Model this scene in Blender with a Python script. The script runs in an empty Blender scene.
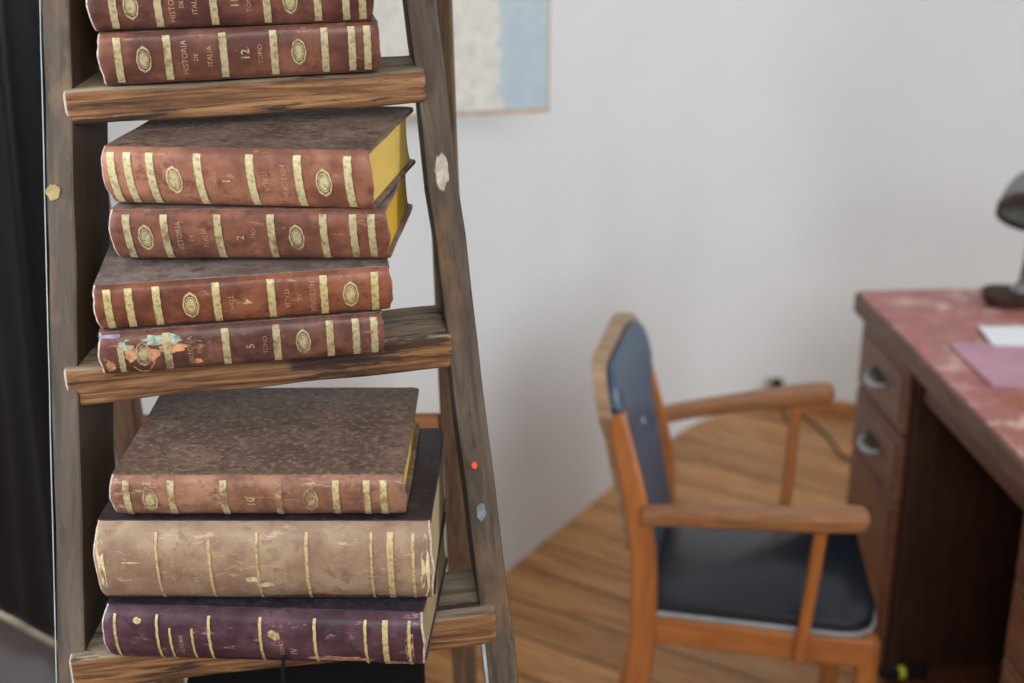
import bpy, bmesh, math, random
from mathutils import Vector, Matrix, Euler, noise
R = math.radians
scn = bpy.context.scene
COL = scn.collection

# ------------------------------------------------------------------ helpers
def lin(c):
    return tuple((v/255/12.92 if v/255 <= .04045 else ((v/255+.055)/1.055)**2.4) for v in c[:3]) + (1,)

def new_mat(name, rough=.6, spec=.4):
    m = bpy.data.materials.new(name); m.use_nodes = True
    nt = m.node_tree; b = nt.nodes['Principled BSDF']
    b.inputs['Roughness'].default_value = rough
    b.inputs['Specular IOR Level'].default_value = spec
    return m, nt, b

def N(nt, t, **kw):
    n = nt.nodes.new(t)
    for k, v in kw.items():
        if k in n.inputs: n.inputs[k].default_value = v
        else: setattr(n, k, v)
    return n

def coords(nt, scale=(1,1,1), rot=(0,0,0), loc=(0,0,0), kind='Object'):
    t = N(nt, 'ShaderNodeTexCoord'); mp = N(nt, 'ShaderNodeMapping')
    mp.inputs['Scale'].default_value = scale; mp.inputs['Rotation'].default_value = rot
    mp.inputs['Location'].default_value = loc
    nt.links.new(t.outputs[kind], mp.inputs[0]); return mp.outputs[0]

def noise_n(nt, vec, scale, detail=4, rough=.6, dist=0):
    n = N(nt, 'ShaderNodeTexNoise'); n.inputs['Scale'].default_value = scale
    n.inputs['Detail'].default_value = detail; n.inputs['Roughness'].default_value = rough
    n.inputs['Distortion'].default_value = dist
    nt.links.new(vec, n.inputs['Vector']); return n.outputs['Fac']

def ramp(nt, fac, stops):
    r = N(nt, 'ShaderNodeValToRGB'); el = r.color_ramp.elements
    while len(el) < len(stops): el.new(.5)
    for e, (p, c) in zip(el, stops):
        e.position = p; e.color = c if len(c) == 4 and max(c) <= 1 else lin(c)
    nt.links.new(fac, r.inputs[0]); return r.outputs[0]

def mask(nt, fac, lo, hi, inv=False):
    m = N(nt, 'ShaderNodeMapRange'); m.inputs['From Min'].default_value = lo; m.inputs['From Max'].default_value = hi
    if inv: m.inputs['To Min'].default_value = 1; m.inputs['To Max'].default_value = 0
    nt.links.new(fac, m.inputs['Value']); return m.outputs[0]

def math_n(nt, op, a, b):
    m = N(nt, 'ShaderNodeMath'); m.operation = op
    for i, v in enumerate((a, b)):
        if isinstance(v, (int, float)): m.inputs[i].default_value = v
        else: nt.links.new(v, m.inputs[i])
    return m.outputs[0]

def mix(nt, fac, a, b, mode='MIX'):
    m = N(nt, 'ShaderNodeMix'); m.data_type = 'RGBA'; m.blend_type = mode
    for sock, v in ((m.inputs[0], fac), (m.inputs[6], a), (m.inputs[7], b)):
        if isinstance(v, (int, float)): sock.default_value = v
        elif isinstance(v, tuple): sock.default_value = v if (len(v) == 4 and max(v) <= 1) else lin(v)
        else: nt.links.new(v, sock)
    return m.outputs[2]

def bump(nt, b, fac, strength=.3, dist=.002):
    n = N(nt, 'ShaderNodeBump'); n.inputs['Strength'].default_value = strength
    n.inputs['Distance'].default_value = dist
    nt.links.new(fac, n.inputs['Height']); nt.links.new(n.outputs[0], b.inputs['Normal'])

def wood(name, light, dark, stain=None, stain_at=.62, rough=.6, scale=1., stretch=12, seed=0, wear=None, wear_at=.6, contrast=1., spec=.3, side=None):
    """grain runs along the object's local X"""
    m, nt, b = new_mat(name, rough, spec)
    v = coords(nt, (scale, scale*stretch, scale*stretch), loc=(seed*3.1, seed*1.7, seed))
    g = noise_n(nt, v, 9, 6, .65, .8)
    col = ramp(nt, g, [(.5-.16*contrast, dark), (.5+.16*contrast, light)])
    v2 = coords(nt, (scale*2.2, scale*5, scale*5), loc=(seed*1.3+4, seed, 7))
    big = noise_n(nt, v2, 3.2, 5, .65)
    if wear: col = mix(nt, mask(nt, big, wear_at-.08, wear_at+.08), col, wear)
    if stain:
        v3 = coords(nt, (scale*1.6, scale*9, scale*9), loc=(seed*2.3+1, seed+3, 2))
        s = noise_n(nt, v3, 5.5, 5, .7)
        col = mix(nt, mask(nt, s, stain_at-.03, stain_at+.06), col, stain)
    if side:                                         # narrow sides in a darker brown
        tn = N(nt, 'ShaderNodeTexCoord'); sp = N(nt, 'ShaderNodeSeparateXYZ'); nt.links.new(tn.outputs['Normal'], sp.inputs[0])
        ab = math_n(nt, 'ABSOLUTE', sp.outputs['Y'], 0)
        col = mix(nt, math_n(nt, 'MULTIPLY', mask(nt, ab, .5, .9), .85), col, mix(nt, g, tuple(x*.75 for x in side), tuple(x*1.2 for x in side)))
    nt.links.new(col, b.inputs['Base Color'])
    bump(nt, b, g, .35, .0015)
    return m

def plain(name, c, rough=.6, spec=.4, metal=0, var=.12, nscale=30, bumps=.1):
    m, nt, b = new_mat(name, rough, spec)
    b.inputs['Metallic'].default_value = metal
    v = coords(nt); n = noise_n(nt, v, nscale, 4, .6)
    c0 = tuple(max(0, x*(1-var)) for x in c); c1 = tuple(min(255, x*(1+var)) for x in c)
    nt.links.new(ramp(nt, n, [(.3, c0), (.7, c1)]), b.inputs['Base Color'])
    if bumps: bump(nt, b, n, bumps, .001)
    return m

def empty(name, loc, rot=(0,0,0), label=None, cat=None, group=None):
    o = bpy.data.objects.new(name, None); COL.objects.link(o)
    o.empty_display_size = .05
    o.location = loc; o.rotation_euler = rot
    tag(o, label, cat, group); return o

def tag(o, label=None, cat=None, group=None, kind=None):
    if label: o['label'] = label
    if cat: o['category'] = cat
    if group: o['group'] = group
    if kind: o['kind'] = kind
    return o

def W(o):
    return Matrix.LocRotScale(o.location, o.rotation_euler, None) if o.parent is None else W(o.parent) @ Matrix.LocRotScale(o.location, o.rotation_euler, None)

def link(name, bm, mats, parent=None, M=None, smooth=False, local=False):
    """bm in the frame M (world); local=True means M is already in the parent's frame"""
    me = bpy.data.meshes.new(name)
    bmesh.ops.recalc_face_normals(bm, faces=bm.faces)
    bm.to_mesh(me); bm.free()
    if not isinstance(mats, (list, tuple)): mats = [mats]
    for m in mats: me.materials.append(m)
    o = bpy.data.objects.new(name, me); COL.objects.link(o)
    M = M or Matrix.Identity(4)
    if parent:
        o.parent = parent
        if not local: M = W(parent).inverted() @ M
    loc, rot, _ = M.decompose()
    o.location = loc; o.rotation_euler = rot.to_euler()
    if smooth:
        for p in me.polygons: p.use_smooth = True
    return o

def frame(p0, p1, up=(0,0,1)):
    """matrix at p0 with X towards p1, Z near up"""
    x = (Vector(p1)-Vector(p0)).normalized(); y = Vector(up).cross(x).normalized(); z = x.cross(y)
    M = Matrix((x, y, z)).transposed().to_4x4(); M.translation = Vector(p0); return M

def box_bm(x0, x1, y0, y1, z0, z1, bev=.003, seg=2, cuts=0, wob=0, seed=0):
    bm = bmesh.new()
    bmesh.ops.create_cube(bm, size=1)
    for v in bm.verts:
        v.co = Vector(((x0+x1)/2+v.co.x*(x1-x0), (y0+y1)/2+v.co.y*(y1-y0), (z0+z1)/2+v.co.z*(z1-z0)))
    if bev: bmesh.ops.bevel(bm, geom=list(bm.edges), offset=bev, segments=seg, affect='EDGES', profile=.5)
    if cuts:
        n = cuts
        for k in range(1, n):
            x = x0+(x1-x0)*k/n
            bmesh.ops.bisect_plane(bm, geom=list(bm.verts)+list(bm.edges)+list(bm.faces), plane_co=(x,0,0), plane_no=(1,0,0))
        for v in bm.verts:
            q = Vector((v.co.x*14+seed*5, v.co.y*9, v.co.z*9))
            v.co.y += wob*noise.noise(q); v.co.z += wob*noise.noise(q+Vector((9,3,1)))
    return bm

def board(name, p0, p1, w, t, mat, parent=None, up=(0,0,1), bev=.003, wob=.0008, cuts=14, seed=0, smooth=False):
    """plank from p0 to p1 (centre line), width w along local Y, thickness t along local Z"""
    L = (Vector(p1)-Vector(p0)).length
    bm = box_bm(0, L, -w/2, w/2, -t/2, t/2, bev, 2, cuts, wob, seed)
    return link(name, bm, mat, parent, frame(p0, p1, up), smooth)

def skewed(name, ring0, ring1, mat, parent, M, cuts=16, bev=.003, wob=.0008, seed=0):
    """prism between two 4-point rings given in frame M"""
    bm = bmesh.new()
    a = [bm.verts.new(p) for p in ring0]; c = [bm.verts.new(p) for p in ring1]
    bm.faces.new(a[::-1]); bm.faces.new(c)
    for i in range(4): bm.faces.new((a[i], a[(i+1)%4], c[(i+1)%4], c[i]))
    bmesh.ops.recalc_face_normals(bm, faces=bm.faces)
    bmesh.ops.bevel(bm, geom=list(bm.edges), offset=bev, segments=2, affect='EDGES', profile=.5)
    xs = [v.co.x for v in bm.verts]; x0, x1 = min(xs), max(xs)
    for k in range(1, cuts):
        bmesh.ops.bisect_plane(bm, geom=list(bm.verts)+list(bm.edges)+list(bm.faces), plane_co=(x0+(x1-x0)*k/cuts,0,0), plane_no=(1,0,0))
    for v in bm.verts:
        q = Vector((v.co.x*14+seed*5, v.co.y*9, v.co.z*9))
        v.co.y += wob*noise.noise(q); v.co.z += wob*noise.noise(q+Vector((9,3,1)))
    return link(name, bm, mat, parent, M)

def tube_bm(pts, r, seg=10, bm=None, caps=True):
    bm = bm or bmesh.new(); pts = [Vector(p) for p in pts]; rings = []
    n = len(pts); prev = None
    for i, p in enumerate(pts):
        d = (pts[min(i+1, n-1)]-pts[max(i-1, 0)]).normalized()
        if prev is None:
            a = d.orthogonal().normalized()
        else:
            a = (prev - d*prev.dot(d)).normalized()
        prev = a; b = d.cross(a); rr = r[i] if isinstance(r, (list, tuple)) else r
        rings.append([bm.verts.new(p+(a*math.cos(t)+b*math.sin(t))*rr) for t in [2*math.pi*k/seg for k in range(seg)]])
    for q, s in zip(rings, rings[1:]):
        for k in range(seg): bm.faces.new((q[k], q[(k+1)%seg], s[(k+1)%seg], s[k]))
    if caps: bm.faces.new(rings[0][::-1]); bm.faces.new(rings[-1])
    return bm

def lathe_bm(prof, seg=40, bm=None, close=False):
    bm = bm or bmesh.new(); rings = []
    for (r, z) in prof:
        if r < 1e-6: rings.append([bm.verts.new((0,0,z))])
        else: rings.append([bm.verts.new((r*math.cos(2*math.pi*k/seg), r*math.sin(2*math.pi*k/seg), z)) for k in range(seg)])
    pairs = list(zip(rings, rings[1:])) + ([(rings[-1], rings[0])] if close else [])
    for a, b in pairs:
        for k in range(seg):
            j = (k+1) % seg
            f = [a[k % len(a)], a[j % len(a)], b[j % len(b)], b[k % len(b)]]
            u = []
            for v in f:
                if v not in u: u.append(v)
            if len(u) > 2: bm.faces.new(u)
    return bm

def prism_bm(outline, z0, z1, bev=0, seg=2):
    """closed outline (x,y) extruded from z0 to z1"""
    bm = bmesh.new()
    a = [bm.verts.new((x, y, z0)) for x, y in outline]; b = [bm.verts.new((x, y, z1)) for x, y in outline]
    bm.faces.new(a[::-1]); bm.faces.new(b); n = len(a); top = []
    for i in range(n): bm.faces.new((a[i], a[(i+1)%n], b[(i+1)%n], b[i]))
    if bev:
        es = [e for e in bm.edges if abs(e.verts[0].co.z-e.verts[1].co.z) < 1e-7]
        bmesh.ops.bevel(bm, geom=es, offset=bev, segments=seg, affect='EDGES', profile=.5)
    return bm

def rounded(pts, r, n=6):
    """round the corners of a polygon; r a number or one per corner"""
    out = []; m = len(pts)
    for i in range(m):
        p = Vector(pts[i]); a = Vector(pts[i-1]); b = Vector(pts[(i+1)%m]); rr = r[i] if isinstance(r, (list, tuple)) else r
        if rr <= 0: out.append(tuple(p)); continue
        u = (a-p).normalized(); v = (b-p).normalized()
        p0, p1 = p+u*rr, p+v*rr
        for k in range(n+1):
            t = k/n; out.append(tuple(p0*(1-t)**2+p*2*t*(1-t)+p1*t*t))
    return out

# ------------------------------------------------------------------ the room
def mat_wall(name, c, patch):
    m, nt, b = new_mat(name, .85, .15)
    v = coords(nt)
    n = noise_n(nt, v, 1.3, 4, .55); f = noise_n(nt, v, 60, 5, .6)
    col = mix(nt, mask(nt, n, .35, .7), c, patch)
    nt.links.new(col, b.inputs['Base Color']); bump(nt, b, f, .12, .002)
    return m
M_wall = mat_wall('lime_plaster', (223,224,224), (216,217,216))
M_wall_r = mat_wall('warm_plaster', (214,208,200), (203,194,183))
M_ceil = mat_wall('ceiling_paint', (225,225,225), (220,220,220))

def mat_floor():
    m, nt, b = new_mat('pine_floorboards', .45, .35)
    v = coords(nt, rot=(0, 0, R(33)))
    br = N(nt, 'ShaderNodeTexBrick'); br.offset = .37; br.squash = 1
    br.inputs['Scale'].default_value = 1; br.inputs['Brick Width'].default_value = 2.3
    br.inputs['Row Height'].default_value = .125; br.inputs['Mortar Size'].default_value = .0042
    br.inputs['Mortar Smooth'].default_value = .4; br.inputs['Bias'].default_value = 0
    br.inputs['Color1'].default_value = (0,0,0,1); br.inputs['Color2'].default_value = (1,1,1,1); br.inputs['Mortar'].default_value = (.5,.5,.5,1)
    nt.links.new(v, br.inputs['Vector'])
    mp = N(nt, 'ShaderNodeMapping'); mp.inputs['Scale'].default_value = (1.3, 13, 1); nt.links.new(v, mp.inputs[0])
    # shift grain per board
    add = N(nt, 'ShaderNodeVectorMath'); add.operation = 'ADD'
    sc = N(nt, 'ShaderNodeVectorMath'); sc.operation = 'SCALE'; sc.inputs['Scale'].default_value = 9
    nt.links.new(br.outputs['Color'], sc.inputs[0]); nt.links.new(mp.outputs[0], add.inputs[0]); nt.links.new(sc.outputs[0], add.inputs[1])
    g = noise_n(nt, add.outputs[0], 3.2, 6, .62, 1.2)
    col = ramp(nt, g, [(.30, (140,98,60)), (.5, (194,146,97)), (.7, (218,178,128))])
    tone = ramp(nt, br.outputs['Color'], [(0, (255,240,220)), (1, (206,188,168))])
    col = mix(nt, .8, col, tone, 'MULTIPLY')
    # knots
    vo = N(nt, 'ShaderNodeTexVoronoi'); vo.inputs['Scale'].default_value = 1
    m2 = N(nt, 'ShaderNodeMapping'); m2.inputs['Scale'].default_value = (2.6, 5.2, 1); nt.links.new(v, m2.inputs[0]); nt.links.new(m2.outputs[0], vo.inputs['Vector'])
    col = mix(nt, mask(nt, vo.outputs['Distance'], .06, .17, True), col, (92,58,36))
    # worn greyish patches
    w = noise_n(nt, v, 1.7, 4, .6)
    col = mix(nt, math_n(nt, 'MULTIPLY', mask(nt, w, .5, .68), .45), col, (150,128,102))
    col = mix(nt, br.outputs['Fac'], col, (60,40,26))
    nt.links.new(col, b.inputs['Base Color'])
    h = math_n(nt, 'SUBTRACT', math_n(nt, 'MULTIPLY', g, .3), br.outputs['Fac'])
    bump(nt, b, h, .5, .003)
    return m
M_floor = mat_floor()

corner = Vector((.651, 4.006, 0)); dA = Vector((-.531, -.847, 0)).normalized(); dB = Vector((.377, -.159, 0)).normalized()
ZC = 2.75
def wall(name, a, d, L, nrm, mat):
    """wall whose room face runs from a along d; nrm points away from the room"""
    bm = bmesh.new(); p = [a, a+d*L, a+d*L+nrm*.2, a+nrm*.2]
    lo = [bm.verts.new(q) for q in p]; hi = [bm.verts.new(q+Vector((0,0,ZC))) for q in p]
    bm.faces.new(lo); bm.faces.new(hi)
    for i in range(4): bm.faces.new((lo[i], lo[(i+1)%4], hi[(i+1)%4], hi[i]))
    return tag(link(name, bm, mat), kind='structure')
nA = Vector((-.847, .531, 0)).normalized(); nB = Vector((.389, .921, 0)).normalized()
RC = .40                                             # the plaster rounds softly through the corner
def corner_curve(n=150):
    a0 = math.atan2(-dA.y, -dA.x); a1 = math.atan2(dB.y, dB.x); q = [Vector((0, 0, 0))]
    for k in range(n):
        t = (k+.5)/n; h = a0+(a1-a0)*(t*t*(3-2*t)); q.append(q[-1]+Vector((math.cos(h), math.sin(h), 0)))
    f = (corner+dB*RC-corner-dA*RC).length/q[-1].length
    return [corner+dA*RC+v*f for v in q]
CC = corner_curve()
def rounded_wall():
    bm = bmesh.new(); p1 = CC[-1]
    face = [corner+dA*5.6]+CC
    out = [corner+dA*5.6+nA*.2, corner+nA*.2+nB*.2, p1+nB*.2]
    ol = face+out[::-1]
    lo = [bm.verts.new(q) for q in ol]; hi = [bm.verts.new(q+Vector((0,0,ZC))) for q in ol]; n = len(ol)
    bm.faces.new(lo); bm.faces.new(hi)
    for i in range(n):
        f = bm.faces.new((lo[i], lo[(i+1)%n], hi[(i+1)%n], hi[i])); f.smooth = False
    return bm
tag(link('wall_left', rounded_wall(), M_wall), kind='structure')
wall('wall_right', corner+dB*RC, dB, 4.2-RC, nB, M_wall)
tag(link('floor', box_bm(-3.2, 5, -1.5, 4.5, -.1, 0, 0), M_floor), kind='structure')
tag(link('ceiling', box_bm(-3.2, 5, -1.5, 4.5, ZC, ZC+.1, 0), M_ceil), kind='structure')
M_base = wood('baseboard_wood', (186,128,78), (150,95,54), rough=.5, stretch=8)
def baseboard():
    """low board following the rounded corner and then the straight wall"""
    pts = CC[92::3]+[CC[-1]]+[corner+dB*4.1]; bm = bmesh.new(); rings = []
    for i, p in enumerate(pts):
        d = (pts[min(i+1, len(pts)-1)]-pts[max(i-1, 0)]).normalized(); m = Vector((d.y, -d.x, 0))
        rings.append([bm.verts.new(p+m*a+Vector((0,0,z))) for a, z in ((.0005,.0005),(.017,.0005),(.017,.036),(.013,.042),(.0005,.042))])
    for A, B in zip(rings, rings[1:]):
        for k in range(5): bm.faces.new((A[k], A[(k+1)%5], B[(k+1)%5], B[k]))
    bm.faces.new(rings[0]); bm.faces.new(rings[-1]); return bm
tag(link('baseboard_right', baseboard(), M_base), kind='structure')

# ------------------------------------------------------------------ the ladder
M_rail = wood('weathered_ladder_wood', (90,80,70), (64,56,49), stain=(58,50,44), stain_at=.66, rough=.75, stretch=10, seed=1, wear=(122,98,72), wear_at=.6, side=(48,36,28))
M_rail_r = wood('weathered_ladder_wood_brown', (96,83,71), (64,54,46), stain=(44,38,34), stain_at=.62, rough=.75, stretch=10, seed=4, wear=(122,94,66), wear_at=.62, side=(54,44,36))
M_rear = wood('dark_brown_wood', (112,88,66), (70,52,40), rough=.7, stretch=10, seed=7)
M_cross = wood('orange_wood', (176,120,72), (140,90,50), rough=.6, stretch=10, seed=8)
def mat_tread(name, seed, stain_at):
    """orange pine on the cut front edge, grey weathering on the walked-on upper face and end grain paled on the left by painted light"""
    m, nt, b = new_mat(name, .7, .25)
    v = coords(nt, (1.2, 16, 26), loc=(seed*2.7, seed, 0))
    g = noise_n(nt, v, 6, 6, .65, .7)
    front = ramp(nt, g, [(.36, (60,40,28)), (.47, (110,76,50)), (.56, (140,100,66)), (.68, (162,122,84))])
    top = ramp(nt, g, [(.32, (92,80,66)), (.66, (150,136,116))])
    geo = N(nt, 'ShaderNodeTexCoord'); sep = N(nt, 'ShaderNodeSeparateXYZ'); nt.links.new(geo.outputs['Normal'], sep.inputs[0])
    col = mix(nt, mask(nt, sep.outputs['Z'], .35, .75), front, top)
    v3 = coords(nt, (2.2, 12, 15), loc=(seed*1.9, seed*3, 2)); s = noise_n(nt, v3, 4.2, 5, .6)
    col = mix(nt, math_n(nt, 'MULTIPLY', mask(nt, s, stain_at, stain_at+.05), .85), col, (44,34,34))
    end = mask(nt, sep.outputs['X'], -.35, -.8)
    col = mix(nt, math_n(nt, 'MULTIPLY', end, .75), col, (196,190,178))  # left-facing ends only, side light put into their colour
    nt.links.new(col, b.inputs['Base Color']); bump(nt, b, g, .5, .002)
    return m

T_YAW = R(11)
ladder = empty('step_ladder', (-.2, .95, 0), label='old weathered wooden step ladder used as a bookshelf', cat='ladder')
# rails (front pair). front face centre lines
def railpt(side, z, dy=0):
    if side == 'L':
        x = -.3845 - (z-.98)*.004; y = 1.105+.31*(z-1.14)
    else:
        x = -.0065 - .124*(z-.936) ; y = 1.205+.31*(z-1.2525)
    return Vector((x, y+dy, z))
def rail(side, yaw, mat, thick, depth, seed):
    p0, p1 = railpt(side, 0.0), railpt(side, 1.78)
    d = (p1-p0).normalized(); M = Matrix.Identity(4)
    # local x = along rail, y = across width, z = depth towards the wall
    dep = Vector((-math.sin(yaw), math.cos(yaw), 0)); dep = (dep-d*dep.dot(d)).normalized(); wid = dep.cross(d)
    M = Matrix((d, wid, dep)).transposed().to_4x4(); M.translation = p0
    L = (p1-p0).length
    bm = box_bm(0, L, -thick/2, thick/2, 0, depth, .0025, 2, 40, .0022, seed)
    return link('rail', bm, mat, ladder, M)
rl = rail('L', R(0), M_rail, .0245, .104, 1)
rr = rail('R', R(7), M_rail_r, .0275, .095, 2)
M_pale = plain('pale_paint_and_rim_light', (150,156,158), .7, .3)
M_dab = plain('dried_putty', (176,170,158), .8, .2, var=.2, nscale=90)
M_putty_ochre = plain('ochre_putty', (150,132,92), .8, .2, var=.2, nscale=90)
M_red = plain('orange_red_paint', (226,84,48), .6, .3)
M_blue_dab = plain('grey_blue_paint_smear', (112,120,122), .7, .3, var=.25, nscale=120)
def dab(pos, rx, rz, side, mat, seed, nm='paint_dab'):
    """small irregular flat blob stuck on a rail's front face"""
    random.seed(seed); bm = bmesh.new(); n = 22; th = .0012
    pts = [(math.cos(2*math.pi*k/n)*rx*random.uniform(.78,1.12), math.sin(2*math.pi*k/n)*rz*random.uniform(.8,1.1)) for k in range(n)]
    a = [bm.verts.new((x*.92, -th, z*.92)) for x, z in pts]; c = [bm.verts.new((x, .001, z)) for x, z in pts]
    bm.faces.new(a); bm.faces.new(c[::-1])
    for i in range(n): bm.faces.new((a[i], c[i], c[(i+1)%n], a[(i+1)%n]))
    M = Matrix.Translation(pos) @ Euler((-math.atan(.31), 0, R(7) if side == 'R' else R(2))).to_matrix().to_4x4()
    return link(nm, bm, mat, ladder, M)
def on_rail(side, z, dx=0):
    p = railpt(side, z); return Vector((p.x+dx, p.y-.0006, z))
tag(dab(on_rail('R', 1.390, 0), .0066, .0175, 'R', M_dab, 3), 'whitish putty blob')
tag(dab(on_rail('L', 1.388, -.006), .0066, .0075, 'L', M_putty_ochre, 5), 'ochre round putty spot')
tag(dab(on_rail('R', 1.136, -.003), .0028, .0036, 'R', M_red, 6), 'tiny orange red paint spot')
dab(on_rail('R', 1.095, -.002), .005, .009, 'R', M_blue_dab, 9)
# pale strip inside the right rail, low down
p_a = railpt('R', 1.005)+Vector((-.0150, .01, 0)); p_b = railpt('R', .7)+Vector((-.0150, .01, 0))
tag(board('edge_strip', p_a, p_b, .018, .004, M_pale, ladder, up=(1,0,0), bev=.001, cuts=0, wob=0), 'pale bluish white strip')

e0, e1 = railpt('L', .45)+Vector((-.0132, -.0004, 0)), railpt('L', 1.62)+Vector((-.0132, -.0004, 0))  # rim light along the left rail edge, added as a pale strip
tag(board('edge_rim_light', e0, e1, .0010, .0010, M_pale, ladder, up=(0,1,0), bev=.0002, cuts=30, wob=.0004), 'thin pale line of painted rim light')
# treads: (front upper left corner), (front upper right corner)
def tread(FL, FR, th, depth, seed, stain_at):
    FL, FR = Vector(FL), Vector(FR)
    x = (FR-FL).normalized(); y = Vector((0,0,1)).cross(x).normalized(); z = x.cross(y)
    M = Matrix((x, y, z)).transposed().to_4x4(); M.translation = FL
    L = (FR-FL).length
    bm = box_bm(0, L, 0, depth, -th, 0, .0045, 3, 22, .0026, seed)
    return link('tread', bm, mat_tread('tread_wood', seed, stain_at), ladder, M)
tread((-.381, 1.2, 1.4705), (-.0765, 1.262, 1.478), .030, .085, 1, .56)
tread((-.385, 1.13, 1.2445), (-.0535, 1.195, 1.2525), .034, .085, 2, .53)
tread((-.3835, 1.05, 1.0065), (-.014, 1.118, 1.0125), .034, .085, 3, .57)
tread((-.3855, .985, .772), (.012, 1.055, .777), .030, .085, 4, .6)
tread((-.3875, .915, .536), (.04, .985, .541), .030, .085, 5, .6)
tread((-.3885, .845, .30), (.07, .915, .305), .030, .085, 6, .6)
board('top_cap', railpt('L', 1.795)+Vector((-.06,.06,0)), railpt('R', 1.795)+Vector((.06,.06,0)), .17, .03, M_rail, ladder, seed=9)
# rear frame
def rear(x0, x1, nm='rear_leg'):
    p1 = Vector((x1, 1.375, 1.77)); p0 = Vector((x0, 1.70, 0))
    return board(nm, p0, p1, .034, .030, M_rear, ladder, up=(1,0,0), wob=.001, seed=x0*9)
rear(-.452, -.442); rear(-.052, -.078)
board('crossbar', (-.437, 1.512, 1.001), (-.083, 1.512, 1.003), .02, .062, M_cross, ladder, seed=3)
board('crossbar', (-.437, 1.64, .25), (-.083, 1.64, .25), .02, .055, M_cross, ladder, seed=4)

# ------------------------------------------------------------------ books
def mat_leather(name, base, light, dark, seed, scuff=(168,126,96), scuff_at=.62, rough=.42, scale=1):
    m, nt, b = new_mat(name, rough, .35)
    v = coords(nt, (1, 1, 1), loc=(seed*.37, seed*.21, seed*.5))
    n1 = noise_n(nt, v, 22*scale, 5, .6); n2 = noise_n(nt, v, 90*scale, 5, .7)
    col = ramp(nt, n1, [(.36, dark), (.5, base), (.64, light)])
    col = mix(nt, math_n(nt, 'MULTIPLY', mask(nt, n2, .50, .64), .9), col, dark)
    vs = coords(nt, (.35, 1, 1), loc=(seed, 2, seed)); n3 = noise_n(nt, vs, 120*scale, 4, .75)
    col = mix(nt, math_n(nt, 'MULTIPLY', mask(nt, n3, scuff_at, scuff_at+.08), .7), col, scuff)
    nt.links.new(col, b.inputs['Base Color'])
    bump(nt, b, n2, .35, .0008)
    return m

def mat_cover(name, base, light, dark, seed, dust=(150,138,126), dust_amt=.55):
    """mottled, dusty board"""
    m, nt, b = new_mat(name, .50, .5)
    v = coords(nt, loc=(seed*.7, seed*.31, 0))
    n1 = noise_n(nt, v, 16, 6, .7); n2 = noise_n(nt, v, 150, 4, .65); n3 = noise_n(nt, v, 70, 5, .75)
    col = ramp(nt, n1, [(.34, dark), (.52, base), (.7, light)])
    col = mix(nt, mask(nt, n3, .5, .62), col, dark)
    col = mix(nt, math_n(nt, 'MULTIPLY', mask(nt, n2, .5, .72), dust_amt), col, dust)
    nt.links.new(col, b.inputs['Base Color']); bump(nt, b, n3, .4, .001)
    return m

def mat_gold(name, c, seed, worn, leather_c):
    m, nt, b = new_mat(name, .5, .5)
    v = coords(nt, loc=(seed*.9, 0, seed*.4)); n = noise_n(nt, v, 260, 4, .7); n2 = noise_n(nt, v, 60, 3, .6)
    col = ramp(nt, n, [(.30, tuple(x*.80 for x in c)), (.5, c), (.7, tuple(min(255, x*1.06) for x in c))])
    vo = N(nt, 'ShaderNodeTexVoronoi'); vo.inputs['Scale'].default_value = 210; nt.links.new(v, vo.inputs['Vector'])
    col = mix(nt, math_n(nt, 'MULTIPLY', mask(nt, vo.outputs['Distance'], .18, .42, True), .55), col, tuple(x*.45+y*.25 for x, y in zip(c, leather_c)))
    w = math_n(nt, 'MULTIPLY', mask(nt, n2, worn-.04, worn+.10), .7)
    col = mix(nt, w, col, leather_c)
    nt.links.new(col, b.inputs['Base Color']); b.inputs['Metallic'].default_value = .12
    return m

def mat_pages(name, c, seed):
    m, nt, b = new_mat(name, .7, .2)
    v = coords(nt, (2, 2, 420), loc=(0, 0, seed)); n = noise_n(nt, v, 3, 4, .6)
    v2 = coords(nt, (1, 1, 1)); n2 = noise_n(nt, v2, 24, 4, .6)
    col = ramp(nt, n, [(.3, tuple(x*.94 for x in c)), (.7, tuple(min(255, x*1.05) for x in c))])
    col = mix(nt, math_n(nt, 'MULTIPLY', mask(nt, n2, .5, .7), .35), col, tuple(x*.72 for x in c))
    nt.links.new(col, b.inputs['Base Color']); bump(nt, b, n, .4, .0006)
    return m

class Spine:
    """rounded spine surface, patterns laid on it in (u, w): u along its length, w up its arc (0 bottom, T top)"""
    def __init__(s, T, bulge, skew): s.T, s.bulge, s.skew = T, bulge, skew
    def prof(s, t):                                  # t 0 bottom, 1 top  -> (y, z)
        k = abs(2*t-1); y = -s.bulge*math.sqrt(max(0, 1-k**2.1)) + s.skew*(1-t)
        z = s.T*(.5+(t-.5)*(1.0))
        return y, z
    def at(s, u, w, off=0):
        t = min(1, max(0, w/s.T)); y, z = s.prof(t); e = .004
        y0, z0 = s.prof(max(0, t-e)); y1, z1 = s.prof(min(1, t+e))
        n = Vector((0, -(z1-z0), (y1-y0))).normalized()
        return Vector((u, y, z)) + n*off

def text_polys(body, size):
    cu = bpy.data.curves.new('lettering', 'FONT'); cu.body = body; cu.size = size; cu.align_x = 'CENTER'; cu.align_y = 'CENTER'
    cu.resolution_u = 2; cu.offset = size*(.012 if body.isdigit() else -.004)
    o = bpy.data.objects.new('lettering', cu); COL.objects.link(o)
    dg = bpy.context.evaluated_depsgraph_get(); me = bpy.data.meshes.new_from_object(o.evaluated_get(dg))
    vs = [tuple(v.co) for v in me.vertices]; fs = [tuple(p.vertices) for p in me.polygons]
    bpy.data.objects.remove(o); bpy.data.curves.remove(cu); bpy.data.meshes.remove(me)
    return vs, fs

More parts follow.
